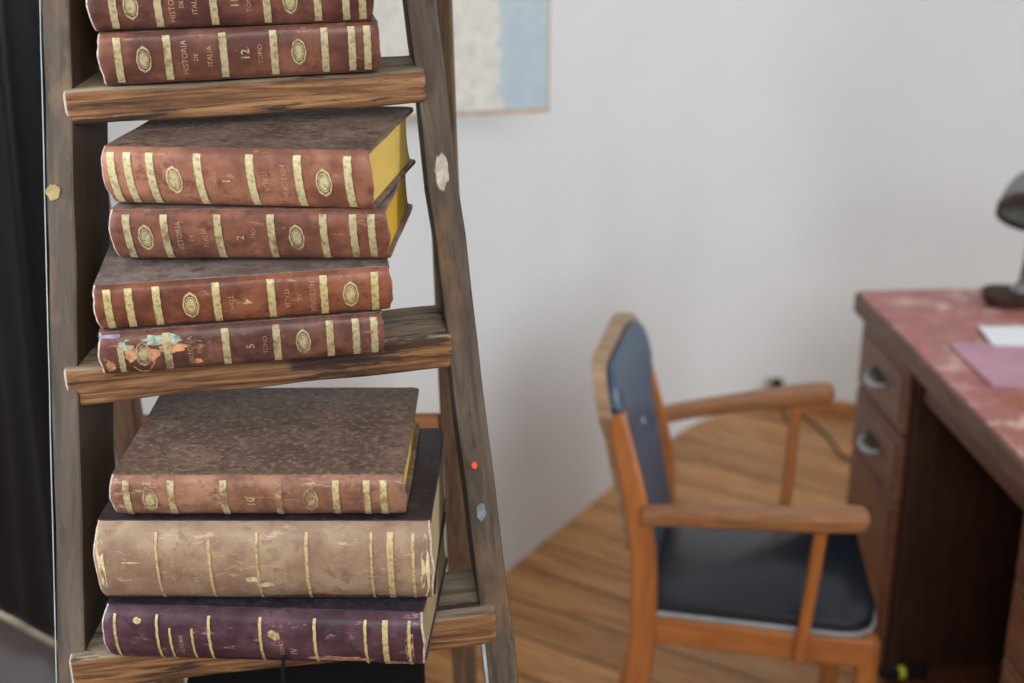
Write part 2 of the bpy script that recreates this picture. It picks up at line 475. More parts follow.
def book(name, label, loc, yaw, roll, L, D, T, spec, group=None, pitch=0):
    """origin: middle of the lower spine edge; x along the spine, y towards the fore edge, z up"""
    root = empty(name, loc, (pitch, roll, yaw), label, 'book', group)
    bt = spec.get('bt', .003); bulge = spec.get('bulge', .007); skew = spec.get('skew', .012)
    S = Spine(T, bulge, skew); seed = spec.get('seed', 1)
    I = W(root)
    sh = lambda t: skew*(1-t)
    # --- spine with gilt bands, medallions and lettering
    bm = bmesh.new(); nu, nw = 44, 18; gv = []; RIM = 3+len(spec.get('extra', []))
    us = [0, .0013/L]+[k/nu for k in range(1, nu)]+[1-.0013/L, 1]; nu = len(us)-1
    for i in range(nu+1):
        fu = us[i]; u = -L/2+L*fu; row = []
        endc = 0 if i in (0, nu) else (.55 if i in (1, nu-1) else 2)
        pull = .0020*max(0, 1-endc)           # ends roll in to the headcap
        for j in range(nw+1):
            t = j/nw; p = S.at(u, T*t)
            p.y += pull + .0007*noise.noise(Vector((u*40, t*6, seed)))
            if endc < 1: p.x += (-1 if i < 3 else 1)*.0026*math.sin(math.pi*t)
            p.x += .0013*noise.noise(Vector((t*5, seed*3.3, fu*2)))*(1 if endc < 1.5 else 0)
            row.append(bm.verts.new(p))
        gv.append(row)
    for i in range(nu):
        for j in range(nw):
            f = bm.faces.new((gv[i][j], gv[i+1][j], gv[i+1][j+1], gv[i][j+1]))
            if (i == 0 and spec.get('rim', 1)) or (i == nu-1 and spec.get('rim_r', 0)): f.material_index = RIM
    # inner skin so that the spine has thickness
    iv = []
    for i in (0, nu):
        row = [bm.verts.new(gv[i][j].co + Vector((0, .0035, 0))) for j in range(nw+1)]
        iv.append(row)
        for j in range(nw):
            f = bm.faces.new((gv[i][j], gv[i][j+1], row[j+1], row[j]))
            if i == 0 or spec.get('rim_r', 0): f.material_index = RIM
    for j in range(nw): bm.faces.new((iv[0][j], iv[1][j], iv[1][j+1], iv[0][j+1]))
    bmesh.ops.recalc_face_normals(bm, faces=bm.faces)
    px0, px1 = spec['px']; U = lambda p: -L/2 + L*(p-px0)/(px1-px0)
    off = .0006
    def strip(u0, u1, w0, w1, n=12, mi=1, o=off):
        prev = None
        for k in range(n+1):
            w = T*(w0+(w1-w0)*k/n); jit = .0002*math.sin(k*2.1+seed)
            a = bm.verts.new(S.at(u0+jit, w, o)); c = bm.verts.new(S.at(u1+jit, w, o))
            if prev: f = bm.faces.new((prev[0], prev[1], c, a)); f.material_index = mi
            prev = (a, c)
    for b_ in spec.get('bands', []):
        p, wd = b_[:2]; w0, w1 = b_[2:] if len(b_) > 2 else (.07, .93)
        strip(U(p)-wd/2, U(p)+wd/2, w0, w1)
    def medal(p, wc, rx, rw, rings=((1, .82), (.70, .60), (.54, 0)), mi=1):
        n = 32; uc, w_c = U(p), T*wc
        def ring(f):
            out = []
            for k in range(n):
                a = 2*math.pi*k/n; sc = f*(1+.035*math.cos(8*a)) if f > .72 else f
                out.append(bm.verts.new(S.at(uc+rx*sc*math.cos(a), w_c+rw*sc*math.sin(a), off)))
            return out
        for fo, fi in rings:
            A = ring(fo)
            if fi: 
                B = ring(fi)
                for k in range(n): bm.faces.new((A[k], A[(k+1)%n], B[(k+1)%n], B[k])).material_index = mi
            else: bm.faces.new(A).material_index = mi
    for md in spec.get('medals', []): medal(md, .5, .0062*spec.get('ms', 1), .0112*spec.get('ms', 1))
    for (txt, p, size, flip, wc) in spec.get('texts', []):
        vs, fs = text_polys(txt, size)
        for f in fs:
            V = []
            for i in f:
                x, y, _ = vs[i]
                u, w = (U(p)+y, T*wc-x) if flip else (U(p)-y, T*wc+x)
                V.append(bm.verts.new(S.at(u, w, off)))
            try: bm.faces.new(V).material_index = 1 if txt.isdigit() else 2
            except ValueError: pass
    for (p, wc, ru, rw, mi, sd) in spec.get('patches', []):
        random.seed(sd); n = 20; V = []
        for k in range(n):
            a = 2*math.pi*k/n; f = random.uniform(.7, 1.15)
            V.append(bm.verts.new(S.at(U(p)+ru*f*math.cos(a), max(T*.03, min(T*.97, T*wc+rw*f*math.sin(a))), off*.55)))
        ctr = bm.verts.new(S.at(U(p), T*wc, off*.55))
        for k in range(n): bm.faces.new((ctr, V[k], V[(k+1)%n])).material_index = mi
    mats = [spec['leather'], spec['gold'], spec.get('gold2', spec['gold'])] + spec.get('extra', []) + [M_rim]
    me_o = link('spine', bm, mats, root, I)
    for p_ in me_o.data.polygons: p_.use_smooth = p_.material_index in (0, RIM)
    # --- boards
    def brd(z0, z1, y0, warp, nm):
        ol = rounded([(-L/2-.001, y0), (L/2+.001, y0), (L/2+.001, D), (-L/2-.001, D)], [0, 0, .006, .006], 4)
        b2 = prism_bm(ol, z0, z1, .0009, 2)
        for k in range(1, 12):
            bmesh.ops.bisect_plane(b2, geom=list(b2.verts)+list(b2.edges)+list(b2.faces), plane_co=(-L/2+L*k/12,0,0), plane_no=(1,0,0))
        for k in range(1, 8):
            bmesh.ops.bisect_plane(b2, geom=list(b2.verts)+list(b2.edges)+list(b2.faces), plane_co=(0,D*k/8,0), plane_no=(0,1,0))
        for v in b2.verts:
            v.co.z += warp*((v.co.y/D)**2)*(1+.3*noise.noise(Vector((v.co.x*9, seed, 0))))
            v.co.y += .0012*noise.noise(Vector((v.co.x*22, seed*2, v.co.z*10)))*(1 if v.co.y > D*.9 else 0)
            v.co.x += .0012*noise.noise(Vector((v.co.y*25, seed*2, v.co.z*10)))
        return link(nm, b2, spec['cover'], root, I)
    brd(T-bt, T, .0015, spec.get('warp', 0), 'front_board')
    brd(0, bt, skew+.0015, 0, 'back_board')
    # --- page block
    bm = bmesh.new(); pr = []
    n = 12
    for k in range(n+1):
        t = k/n; y, z = S.prof(.0+t)
        pr.append((y+.0045, bt+(T-2*bt)*t))
    fore = D-.006
    for k in range(n+1):
        t = 1-k/n; c = .006*math.sin(math.pi*t); pr.append((fore-c+skew*.6*(1-t)-skew*.6, bt+(T-2*bt)*t))
    pi = spec.get('inset', .0035)
    A = [bm.verts.new((-L/2+pi, y, z)) for y, z in pr]; B = [bm.verts.new((L/2-pi, y, z)) for y, z in pr]
    bm.faces.new(A); bm.faces.new(B[::-1]); m_ = len(pr)
    for k in range(m_): bm.faces.new((A[k], A[(k+1)%m_], B[(k+1)%m_], B[k]))
    link('page_block', bm, spec['pages'], root, I)
    # --- head and tail bands
    for sx in (-1, 1):
        pts = []
        for k in range(9):
            t = .08+.84*k/8; y, z = S.prof(t); pts.append((sx*(L/2-.0018), y+.0035, bt*.6+(T-1.2*bt)*t))
        link('headband', tube_bm(pts, .0016, 6), spec.get('headband', M_headband), root, I, True)
    return root

M_rim = plain('rubbed_edge_and_rim_light', (184,166,152), .6, .3, var=.22, nscale=260)  # rubbed leather, with rim light painted into its paleness
M_headband = plain('faded_headband', (196,176,140), .8, .2, var=.2, nscale=200)
G1 = (178,164,124); LR = (112,68,52)
def volume(seed, leather, cover, gold_worn=.62, pages=(198,160,66), g=G1):
    d = dict(seed=seed)
    d['leather'] = leather
    d['cover'] = cover
    d['gold'] = mat_gold('worn_gilt', g, seed, gold_worn, LR)
    d['gold2'] = mat_gold('faint_gilt', (182,148,114), seed+3, gold_worn-.06, LR)
    d['pages'] = mat_pages('yellow_page_edges', pages, seed)
    return d
HIST = 'HISTORIA'
def lets(x1, x2, x3, flip=False):
    return [(HIST, x1, .0068, flip, .5), ('DE', x2, .0052, flip, .5), ('ITALIA', x3, .0062, flip, .5)]
BW = .0061
def mk_leather(seed, b=(119,74,58), l=(140,91,70), d=(91,55,45), **k): return mat_leather('brown_red_leather', b, l, d, seed, **k)
def mk_cover(seed, b=(108,88,76), l=(138,118,104), d=(72,56,48), **k): return mat_cover('dusty_mottled_board', b, l, d, seed, **k)
GR_T = None

YF = {}
def bx(name_label, xl, xr, y, z, T, yaw, roll, D, spec, **k):
    k.setdefault('group', 'old leather bound books stacked on the ladder treads')
    L = (xr-xl)/math.cos(yaw)
    return book('leather_bound_book', name_label, ((xl+xr)/2, y, z), yaw, roll, L, D, T, spec, **k)

RO = -R(1.3)
# bottom stack (third tread)
s8 = volume(8, mat_leather('purple_leather', (72,48,56), (88,62,70), (54,36,44), 8, scuff=(160,120,124), scuff_at=.6, rough=.36), mat_cover('dark_violet_board', (44,36,46), (60,50,60), (26,22,30), 8, (90,80,90), .4), .6, (150,134,96), (190,170,118))
s8.update(px=(104,425), bulge=.015, skew=.008, bt=.0035, inset=.0005,
  bands=[(115,.0024),(158,.0022),(171,.0020,.05,.74),(193.5,.0020,.05,.74),(211,.0024),(263,.0024),(318,.0026),(369,.0024),(389,.0048),(413,.0026)],
  texts=[('HISTORIA',182,.0050,False,.42), ('IV',296,.0085,False,.36), ('TOMO',284,.0055,False,.42)],
  patches=[(277,.66,.0060,.0046,1,4),(282,.42,.0032,.0034,1,5),(138,.84,.0035,.003,1,6),(413,.5,.0042,.022,3,7),(340,.2,.03,.004,3,8),(398,.12,.012,.003,3,9)], rim_r=1, extra=[plain('torn_leather_core', (150,108,92), .8, .2, var=.35, nscale=220)])
b8 = bx('dark purple leather book, lowest on the bottom visible tread', -.3425, -.0745, 1.037, 1.0125, .0535, -R(3.6), -R(.5), .185, s8)
s9 = volume(9, mat_leather('tan_brown_leather', (144,120,98), (160,138,112), (126,98,82), 9, scuff=(188,164,134), scuff_at=.6, rough=.5, scale=.8), mat_cover('black_violet_board', (40,32,38), (58,46,50), (24,20,26), 9, (86,74,78), .4), .64, (168,150,112), (192,166,120))
s9.update(px=(94,430), bulge=.020, skew=.010, bt=.0035, inset=.0005,
  bands=[(155,.0020),(208,.0024),(256,.0020),(306,.0028),(371,.0020),(390,.0052),(413,.0026)],
  texts=[('HISTORIA',171,.0058,False,.5), ('DE',182,.0048,False,.5), ('FRANCIA',194,.0056,False,.5), ('TOMO',285,.0058,False,.45), ('III',272,.0100,False,.42)],
  patches=[(262,.30,.007,.003,3,5),(128,.6,.008,.0009,3,6),(250,.38,.008,.003,3,7),(330,.1,.06,.0030,4,8),(140,.08,.045,.0024,4,9),(425,.5,.004,.03,3,10),(98,.6,.0032,.026,3,11)],
  rim_r=1, extra=[plain('pale_scraped_leather', (196,176,138), .8, .2, var=.2, nscale=150), plain('dark_grazed_leather', (92,56,50), .7, .3, var=.3, nscale=150)])
b9 = bx('fat tan leather book with a pale rubbed spine, between two others', -.3430, -.0670, 1.048, 1.0665, .0765, -R(.7), -R(.3), .186, s9)
s10 = volume(10, mk_leather(10, (136,97,77), (156,116,92), (107,74,60), scuff=(184,156,140), scuff_at=.58), mk_cover(10, (100,78,66), (124,104,90), (78,60,50), dust=(158,146,134), dust_amt=.5), .5, (206,170,72), (190,174,130))
s10.update(px=(112,405), bands=[(p, BW*.9) for p in (127,172,225,280,338,369,386)], medals=[150,312],
  texts=[('10',252,.0100,False,.45)]+[('TOMO',262,.005,False,.45)]+[('HISTORIA',186,.0052,False,.5),('DE',197,.0046,False,.5),('ITALIA',209,.0052,False,.5)], bulge=.010, skew=.009)
b10 = bx('worn brown book numbered 10 under a dusty mottled cover', -.3285, -.0895, 1.052, 1.1437, .0395, -R(.6), RO*.3, .186, s10)
# middle stack (second tread)
s5 = volume(5, mk_leather(5, (104,67,56), (123,81,66), (76,48,43), scuff_at=.6), mk_cover(5), .56)
s5.update(px=(96,383), bands=[(116,BW*.8,.07,.7)]+[(p, BW) for p in (163,222,274,329,356,375)], medals=[138,301],
  texts=[('5',247,.0098,False,.5),('TOMO',262,.0055,False,.5),('HISTORIA',186,.0058,False,.5),('DE',195,.0048,False,.5),('ITALIA',206,.0056,False,.5)], bulge=.008, skew=.006,
  extra=[plain('flaked_grey_green_paper', (150,160,142), .8, .2, var=.25, nscale=160), plain('scraped_tan_leather', (170,124,90), .8, .2, var=.3, nscale=160), plain('violet_grey_scrape', (138,126,150), .7, .3, var=.2, nscale=100)],
  patches=[(136,.45,.0140,.0150,4,2),(158,.80,.0175,.0052,3,3),(122,.72,.0060,.0050,3,5),(168,.60,.0120,.0050,4,6),(106,.95,.0110,.0022,5,7),(104,.25,.004,.006,4,8),(192,.22,.004,.003,4,9)])
b5 = bx('brown book numbered 5 with a flaked scarred spine end', -.3425, -.1115, 1.126, 1.2504, .0390, R(9.2), RO, .165, s5)
s4 = volume(4, mk_leather(4, (125,74,52), (141,87,63), (93,54,41)), mk_cover(4, (118,104,100), (140,128,126), (86,72,68)), .68, g=(194,178,126))
s4.update(px=(96,390), bands=[(p, BW) for p in (108,129,156,215,270,323,375)], medals=[189,350], ms=1.06,
  texts=[('4',245,.0110,True,.5),('TOMO',229,.0060,True,.45)]+lets(311,298,285,True), bulge=.010, skew=.012)
b4 = bx('red brown book numbered 4 lying skewed over the scarred one', -.3410, -.1030, 1.121, 1.2900, .0425, R(8.4), RO, .178, s4)
s2 = volume(2, mk_leather(2, (119,76,60), (140,91,69), (91,57,46)), mk_cover(2, (122,104,98), (144,126,120), (88,70,64)), .56, (206,164,56))
s2.update(px=(109,387), bands=[(p, BW) for p in (125,163.5,218,272,325,355,373.5)], medals=[143,297], ms=1.04,
  texts=lets(178,190,204)+[('2',240,.0090,False,.5),('TOMO',254,.0056,False,.5)], bulge=.010, skew=.014)
b2 = bx('brown book with yellow page edges, second from top of the middle stack', -.3350, -.1045, 1.146, 1.3354, .0470, -R(3.0), RO*.7, .180, s2)
s1 = volume(1, mk_leather(1, (141,94,75), (160,111,87), (112,70,56)), mk_cover(1, (104,86,76), (134,114,102), (70,54,46)), .74, (208,176,92), (196,184,140))
s1.update(px=(102,370), bands=[(p, BW*1.05) for p in (111,128,151,200,253,301,351)], medals=[174,326], ms=1.08, bt=.0032, warp=.0,
  texts=[('1',227,.0090,True,.5),('TOMO',215,.0055,True,.5)]+lets(286,276,267,True), bulge=.012, skew=.015)
b1 = bx('brown book numbered 1 with a broad dull yellow tail edge', -.3360, -.1150, 1.138, 1.3838, .0520, -R(8), RO*.7, .178, s1)
# upper stack (first tread)
s12 = volume(12, mk_leather(12, (113,70,56), (132,85,66), (87,54,44)), mk_cover(12), .6)
s12.update(px=(98,378), bands=[(p, BW) for p in (115,164,220,271,323,351,367)], medals=[140,296],
  texts=lets(181,192,206)+[('12',242,.0100,False,.5),('TOMO',257,.0056,False,.5)], bulge=.008, skew=.009)
b12 = bx('brown book numbered 12 lying directly on the top visible tread', -.3440, -.1155, 1.220, 1.4765, .0445, R(10), RO, .178, s12)
s11 = volume(11, mk_leather(11, (97,59,51), (115,74,61), (73,45,38)), mk_cover(11), .66)
s11.update(px=(88,373), bands=[(p, BW) for p in (111,156,212,266,318,347,364)], medals=[129,290],
  texts=lets(170,180,193)+[('11',234,.0090,False,.5),('TOMO',248,.0056,False,.5)], bulge=.010, skew=.009)
b11 = bx('brown book with gilt bands, highest in view and cut by the photo top', -.3490, -.1190, 1.214, 1.5218, .0430, R(6.5), RO, .178, s11)

# ribbon marker hanging out of the lowest book
rb = bmesh.new()
pts = [(.0, -.006, .012), (.0, -.016, .004), (.0005, -.018, -.008), (.0, -.0175, -.020), (.001, -.018, -.030)]
for i, p in enumerate(pts): pass
for a, c in zip(pts, pts[1:]):
    w = .0016
    q = [rb.verts.new((a[0]-w, a[1], a[2])), rb.verts.new((a[0]+w, a[1], a[2])), rb.verts.new((c[0]+w, c[1], c[2])), rb.verts.new((c[0]-w, c[1], c[2]))]
    rb.faces.new(q)
bmesh.ops.solidify(rb, geom=list(rb.faces), thickness=.0006)
Mr = W(b8) @ Matrix.Translation((.0165, 0, 0))
M_black = plain('black_cloth', (26,24,26), .8, .2, bumps=.2)
link('ribbon_marker', rb, M_black, b8, Mr)

# black box standing in for a book stack on the fourth tread
fx = empty('book_stack_box', (-.190, 1.015, .7765), (0, -R(.7), R(4)), 'black box standing in for stacked books on the tread below the purple book', 'box')
I = W(fx)
M_blackbox = plain('black_bookcloth', (20,18,18), .85, .15, bumps=.2)
bm = box_bm(-.108, .115, -.004, .185, 0, .126, .002, 2); link('stand_in_box_body', bm, M_blackbox, fx, I)
bm = box_bm(-.111, .118, -.006, .19, .126, .133, .002, 2, 14, .004, 3); link('stand_in_box_lid', bm, M_blackbox, fx, I)

# ------------------------------------------------------------------ black drape and added shade panel at the left
def drape():
    bm = bmesh.new(); nu, nv = 90, 60
    a = Vector((-.572, 1.83)); d = Vector((dA.x, dA.y)); nrm = Vector((d.y, -d.x))
    if nrm.y > 0: nrm = -nrm
    g = []
    for i in range(nu+1):
        row = []; s = .75*i/nu
        for j in range(nv+1):
            t = j/nv; ztop = 2.2; zbot = .446+1.12*min(s, .34)
            z = zbot+(ztop-zbot)*t
            amp = .020*(.5+.5*(1-t)) ; ph = s*42 + 2.6*t
            off = amp*math.sin(ph)*min(1, .35+t*3)+.006*math.sin(s*95+5*t+1)
            p = a+d*(s+.045*(t)*(0 if i else 0))+nrm*off
            row.append(bm.verts.new((p.x, p.y, z)))
        g.append(row)
    for i in range(nu):
        for j in range(nv):
            f = bm.faces.new((g[i][j], g[i+1][j], g[i+1][j+1], g[i][j+1]))
    return bm, [[v.co.copy() for v in r] for r in g]
M_drape, nt, b_ = new_mat('black_satin_drape', .42, .5)
b_.inputs['Base Color'].default_value = lin((30,30,33))
b_.inputs['Sheen Weight'].default_value = .15
dr = empty('black_drape', (-.8, 1.65, .56), label='black satin drape hanging at the left edge behind the ladder', cat='drape')
bm, grid = drape()
bmesh.ops.solidify(bm, geom=list(bm.faces), thickness=.0015)
link('cloth', bm, M_drape, dr, Matrix.Identity(4), True)
hem = [grid[i][0]+Vector((0,0,-.002)) for i in range(0, 91)]
link('hem', tube_bm(hem, .0055, 8), plain('cream_piping', (168,164,140), .7, .3), dr, Matrix.Identity(4), True)
rod = tube_bm([(-.56, 1.845, 2.215), (-1.25, 1.25, 2.215)], .012, 12)
link('curtain_rod', rod, M_black, dr, Matrix.Identity(4), True)
for q in ((-.60, 1.81), (-1.15, 1.336)):
    link('rod_bracket', tube_bm([(q[0], q[1], 2.215), (q[0]+nA.x*.16, q[1]+nA.y*.16, 2.215)], .008, 8), M_black, dr, Matrix.Identity(4), True)
# added grey panel whose colour stands in for shade on the wall
pn = empty('shade_panel', (-.75, 1.72, 0), label='added grey board standing in for wall shade below the black drape', cat='board')
M_wall_shade = plain('wall_shade_grey', (120,116,118), .7, .25, var=.06, nscale=6, bumps=.05)
q0 = Vector((-.585, 1.935, 0)) - nA*.016; q1 = q0 + dA*1.0
Mp = frame(q0, q1)
bm = box_bm(0, 1.0, -.008, .008, 0, .74, .002, 2)
Mp = Mp @ Euler((0, 0, 0)).to_matrix().to_4x4()
link('shade_panel_face', bm, M_wall_shade, pn, Mp)
bm = box_bm(0, 1.0, -.012, .012, .74, .76, .003, 2)
link('shade_panel_batten', bm, M_wall_shade, pn, Mp)

# ------------------------------------------------------------------ the map
def mat_map():
    m, nt, b = new_mat('faded_printed_map', .6, .3)
    v = coords(nt); sep = N(nt, 'ShaderNodeSeparateXYZ'); nt.links.new(v, sep.inputs[0])
    n = noise_n(nt, v, 14, 6, .65); n2 = noise_n(nt, v, 40, 5, .7)
    sx = math_n(nt, 'ADD', sep.outputs['X'], math_n(nt, 'MULTIPLY', math_n(nt, 'SUBTRACT', n, .5), .10))
    sea = mask(nt, sx, .247, .256)
    land = ramp(nt, n2, [(.35, (196,196,188)), (.5, (212,210,202)), (.65, (222,218,206))])
    water = ramp(nt, n, [(.3, (168,184,202)), (.6, (180,196,202)), (.8, (190,200,200))])
    col = mix(nt, sea, land, water)
    spots = noise_n(nt, v, 30, 3, .6)
    col = mix(nt, math_n(nt, 'MULTIPLY', mask(nt, spots, .66, .70), .6), col, (190,180,168))
    nt.links.new(col, b.inputs['Base Color']); return m
yaw_m = R(13)
mp_root = empty('wall_map', (-.262, 2.552, 1.163), (0, 0, yaw_m), 'pale blue and cream map board hanging behind the ladder', 'map')
I = W(mp_root)
WM = .3405
link('map_sheet', box_bm(.004, WM-.004, -.002, .006, .004, .86, 0), mat_map(), mp_root, I)
M_mapframe = plain('map_wood_edge', (184,166,142), .6, .3)
bm = box_bm(0, WM, -.004, .010, -.004, .005, .001)
link('lower_rod', bm, M_mapframe, mp_root, I)
for x0 in (WM-.005, 0):
    link('edge_strip', box_bm(x0, x0+.004, -.003, .010, .005, .86, .0008), M_mapframe, mp_root, I)
link('upper_rod', box_bm(0, WM, -.004, .010, .86, .87, .001), M_mapframe, mp_root, I)
for xc in (.05, WM-.05):
    link('cord', tube_bm([(xc, .003, .868), (xc, .003, ZC-1.163)], .0012, 6), M_black, mp_root, I)

# ------------------------------------------------------------------ the armchair
ch = empty('armchair', (.335, 2.191, 0), (0, 0, -R(6)), 'orange brown wooden armchair with dark blue vinyl seat and back', 'chair')
CM = W(ch)
M_ch = wood('varnished_orange_wood', (182,114,60), (146,86,42), rough=.38, stretch=9, seed=12, contrast=1.2, spec=.5)
M_ch_side = wood('varnished_brown_wood', (164,112,70), (126,82,50), rough=.42, stretch=9, seed=14, spec=.5)
M_vinyl, nt, b_ = new_mat('navy_vinyl', .34, .5)
v = coords(nt); n_ = noise_n(nt, v, 220, 3, .6)
nt.links.new(ramp(nt, n_, [(.3, (24,30,38)), (.7, (32,40,50))]), b_.inputs['Base Color']); bump(nt, b_, n_, .15, .0006)
M_vinyl_back, nt, b_ = new_mat('vinyl_blue_reflection', .36, .7)  # same vinyl as the seat, blue reflection put into its colour
v = coords(nt); n_ = noise_n(nt, v, 220, 3, .6)
nt.links.new(ramp(nt, n_, [(.3, (40,60,82)), (.7, (52,76,100))]), b_.inputs['Base Color']); bump(nt, b_, n_, .15, .0006)
M_pipe = plain('grey_edge_trim', (150,156,160), .4, .5)
M_chframe = wood('worn_back_frame_wood', (176,150,122), (142,110,82), rough=.5, stretch=7, seed=13, spec=.4)
def cb(name, p0, p1, w, t, mat=M_ch, up=(0,0,1), bev=.006, par=None, seed=0):
    P0, P1 = CM @ Vector(p0), CM @ Vector(p1); U_ = CM.to_3x3() @ Vector(up)
    return board(name, P0, P1, w, t, mat, par or ch, U_, bev, .0006, 6, seed, False)
# seat
so = rounded([(-.115,-.160), (.274,-.205), (.274,.205), (-.115,.160)], [.02,.07,.07,.02], 8)
def inset(ol, d):
    cx = sum(p[0] for p in ol)/len(ol); cy = sum(p[1] for p in ol)/len(ol)
    return [(cx+(x-cx)*(1-d/.2), cy+(y-cy)*(1-d/.2)) for x, y in ol]
bm = prism_bm(so, .448, .468, .008, 4)
for v in bm.verts:
    if v.co.z > .458: v.co.z += .008*(1-(min(1, abs(v.co.y)/.21))**2)
seat = link('seat', bm, M_vinyl, ch, CM, True)
bm = bmesh.new(); pts = [(x*1.006, y*1.008, .448) for x, y in so]; tube_bm(pts+[pts[0]], .0042, 6, bm, False)
tr = link('seat_trim', bm, M_pipe, seat, CM, True); tag(tr, 'pale grey trim')
cb('seat_rail', (-.10,-.160,.418), (.272,-.202,.418), .020, .052, seed=1)
cb('seat_rail', (-.10,.160,.418), (.272,.202,.418), .020, .052, seed=2)
cb('seat_rail', (.262,-.185,.418), (.262,.185,.418), .020, .052, seed=3)
cb('seat_rail', (-.11,-.145,.418), (-.11,.145,.418), .020, .052, seed=4)
# front legs
for s in (-1, 1):
    cb('leg', (.262, s*.190, 0), (.262, s*.190, .440), .034, .034, up=(1,0,0), seed=5+s)
# back posts: floor -> seat -> arm -> top, one bent piece each
def post(s):
    bm = bmesh.new()
    prof = [(-.145,0,.030), (-.105,.22,.036), (-.085,.40,.044), (-.088,.56,.042), (-.107,.66,.038), (-.142,.80,.030)]
    sd = [.175, .172, .168, .166, .164, .150]
    rings = []
    from mathutils.geometry import intersect_line_line
    fine = []
    for k in range(31):
        t = k/30*(len(prof)-1); i = min(int(t), len(prof)-2); f = t-i
        q = lambda a: a[i]*(1-f)+a[i+1]*f
        fine.append((q([p[0] for p in prof]), q([p[1] for p in prof]), q([p[2] for p in prof]), q(sd)))
    # smooth
    for _ in range(3):
        fine = [fine[0]]+[tuple((a[m]+2*b[m]+c[m])/4 for m in range(4)) for a, b, c in zip(fine, fine[1:], fine[2:])]+[fine[-1]]
    for f, z, w, sy in fine:
        f += s*.015*min(1, z/.4); y = s*sy; h = .0125; c = .005
        ol = [(f-w/2+c, y-h), (f+w/2-c, y-h), (f+w/2, y-h+c), (f+w/2, y+h-c), (f+w/2-c, y+h), (f-w/2+c, y+h), (f-w/2, y+h-c), (f-w/2, y-h+c)]
        rings.append([bm.verts.new((a, b, z)) for a, b in ol])
    for A, B in zip(rings, rings[1:]):
        for k in range(8): bm.faces.new((A[k], A[(k+1)%8], B[(k+1)%8], B[k]))
    bm.faces.new(rings[0]); bm.faces.new(rings[-1])
    # local X along grain: put mesh in a frame whose X is vertical
    Q = Matrix(((0,0,1,0),(0,1,0,0),(-1,0,0,0),(0,0,0,1)))   # maps chair coords to piece coords
    bm.transform(Q)
    return link('back_post', bm, M_ch, ch, CM @ Q.inverted())
for s in (-1, 1): post(s)
# backrest: curved wooden frame with padded vinyl front
def back_panel(z0, z1, hw, f_off, th, r, nm, mat, par, pad=0, smooth=True):
    hl = hw-.036; zs = .775
    ol = rounded([(-hl, z0), (hl, z0), (hl+.004, zs-.03), (hw, zs+.02), (hw, z1), (-hw, z1), (-hw, zs+.02), (-hl-.004, zs-.03)], [.02, .02, .015, .015, r, r, .015, .015], 6)
    bm = bmesh.new()
    n = len(ol)
    def fz(y, z):                       # back leans and is gently curved
        return -.096-.200*(z-.58)-.020*(1-(y/.2)**2) + .13*y + f_off
    A = [bm.verts.new((fz(y, z), y, z)) for y, z in ol]; B = [bm.verts.new((fz(y, z)-th, y, z)) for y, z in ol]
    for k in range(n): bm.faces.new((A[k], A[(k+1)%n], B[(k+1)%n], B[k]))
    cy, cz = 0, (z0+z1)/2
    for src, o in ((A, 0), (B, -th)):
        prev = src
        for f in (.97, .92, .8, .6, .35):
            cur = []
            for (y, z) in ol:
                yy, zz = cy+(y-cy)*f, cz+(z-cz)*f
                bulge = pad*math.sqrt(1-f**6) if o == 0 else 0
                cur.append(bm.verts.new((fz(yy, zz)+o+bulge, yy, zz)))
            for k in range(n): bm.faces.new((prev[k], prev[(k+1)%n], cur[(k+1)%n], cur[k]))
            prev = cur
        c = bm.verts.new((fz(cy, cz)+o+(pad if o == 0 else 0), cy, cz))
        for k in range(n): bm.faces.new((prev[k], prev[(k+1)%n], c))
    return link(nm, bm, mat, par, CM, smooth)
bk = back_panel(.540, .872, .172, .006, .022, .075, 'backrest', M_chframe, ch, 0, False)
pdn = back_panel(.490, .860, .160, .014, .008, .062, 'back_pad', M_vinyl_back, bk, .016)
tag(pdn, 'dark blue vinyl back pad with a painted reflection')
but = lathe_bm([(0,.004),(.004,.0035),(.006,.001),(.006,-.002)], 14)
Mb = CM @ Matrix.Translation((-.096-.200*(.72-.58)-.020+.014+.0155, 0, .72)) @ Euler((0, R(90), 0)).to_matrix().to_4x4()
link('button', but, M_pipe, pdn, Mb, True)
# arms
def arm(s):
    """armrest swept from the post to a broader rounded front"""
    bm = bmesh.new(); rings = []
    path = [(-.108, .190, .640, .016), (-.04, .208, .652, .018), (.06, .228, .664, .021), (.15, .243, .675, .025), (.205, .249, .681, .026), (.225, .249, .682, .023), (.233, .248, .682, .013)]
    for f, y, z, w in path:
        y *= s; h = .0135 if w > .015 else .009; c = .006
        ol = [(-w+c, -h), (w-c, -h), (w, -h+c), (w, h-c), (w-c, h), (-w+c, h), (-w, h-c), (-w, -h+c)]
        rings.append([bm.verts.new((f, y+a, z+b)) for a, b in ol])
    for A, B in zip(rings, rings[1:]):
        for k in range(8): bm.faces.new((A[k], A[(k+1)%8], B[(k+1)%8], B[k]))
    bm.faces.new(rings[0]); bm.faces.new(rings[-1])
    return link('armrest', bm, M_ch_side, ch, CM)
for s in (-1, 1):
    arm(s)
    cb('arm_support', (.152, s*.204, .398), (.166, s*.238, .668), .024, .020, up=(1,0,0), bev=.005, seed=20+s)
    cb('side_stretcher', (-.115, s*.172, .20), (.268, s*.190, .20), .016, .028, M_ch_side, bev=.004, seed=22+s)

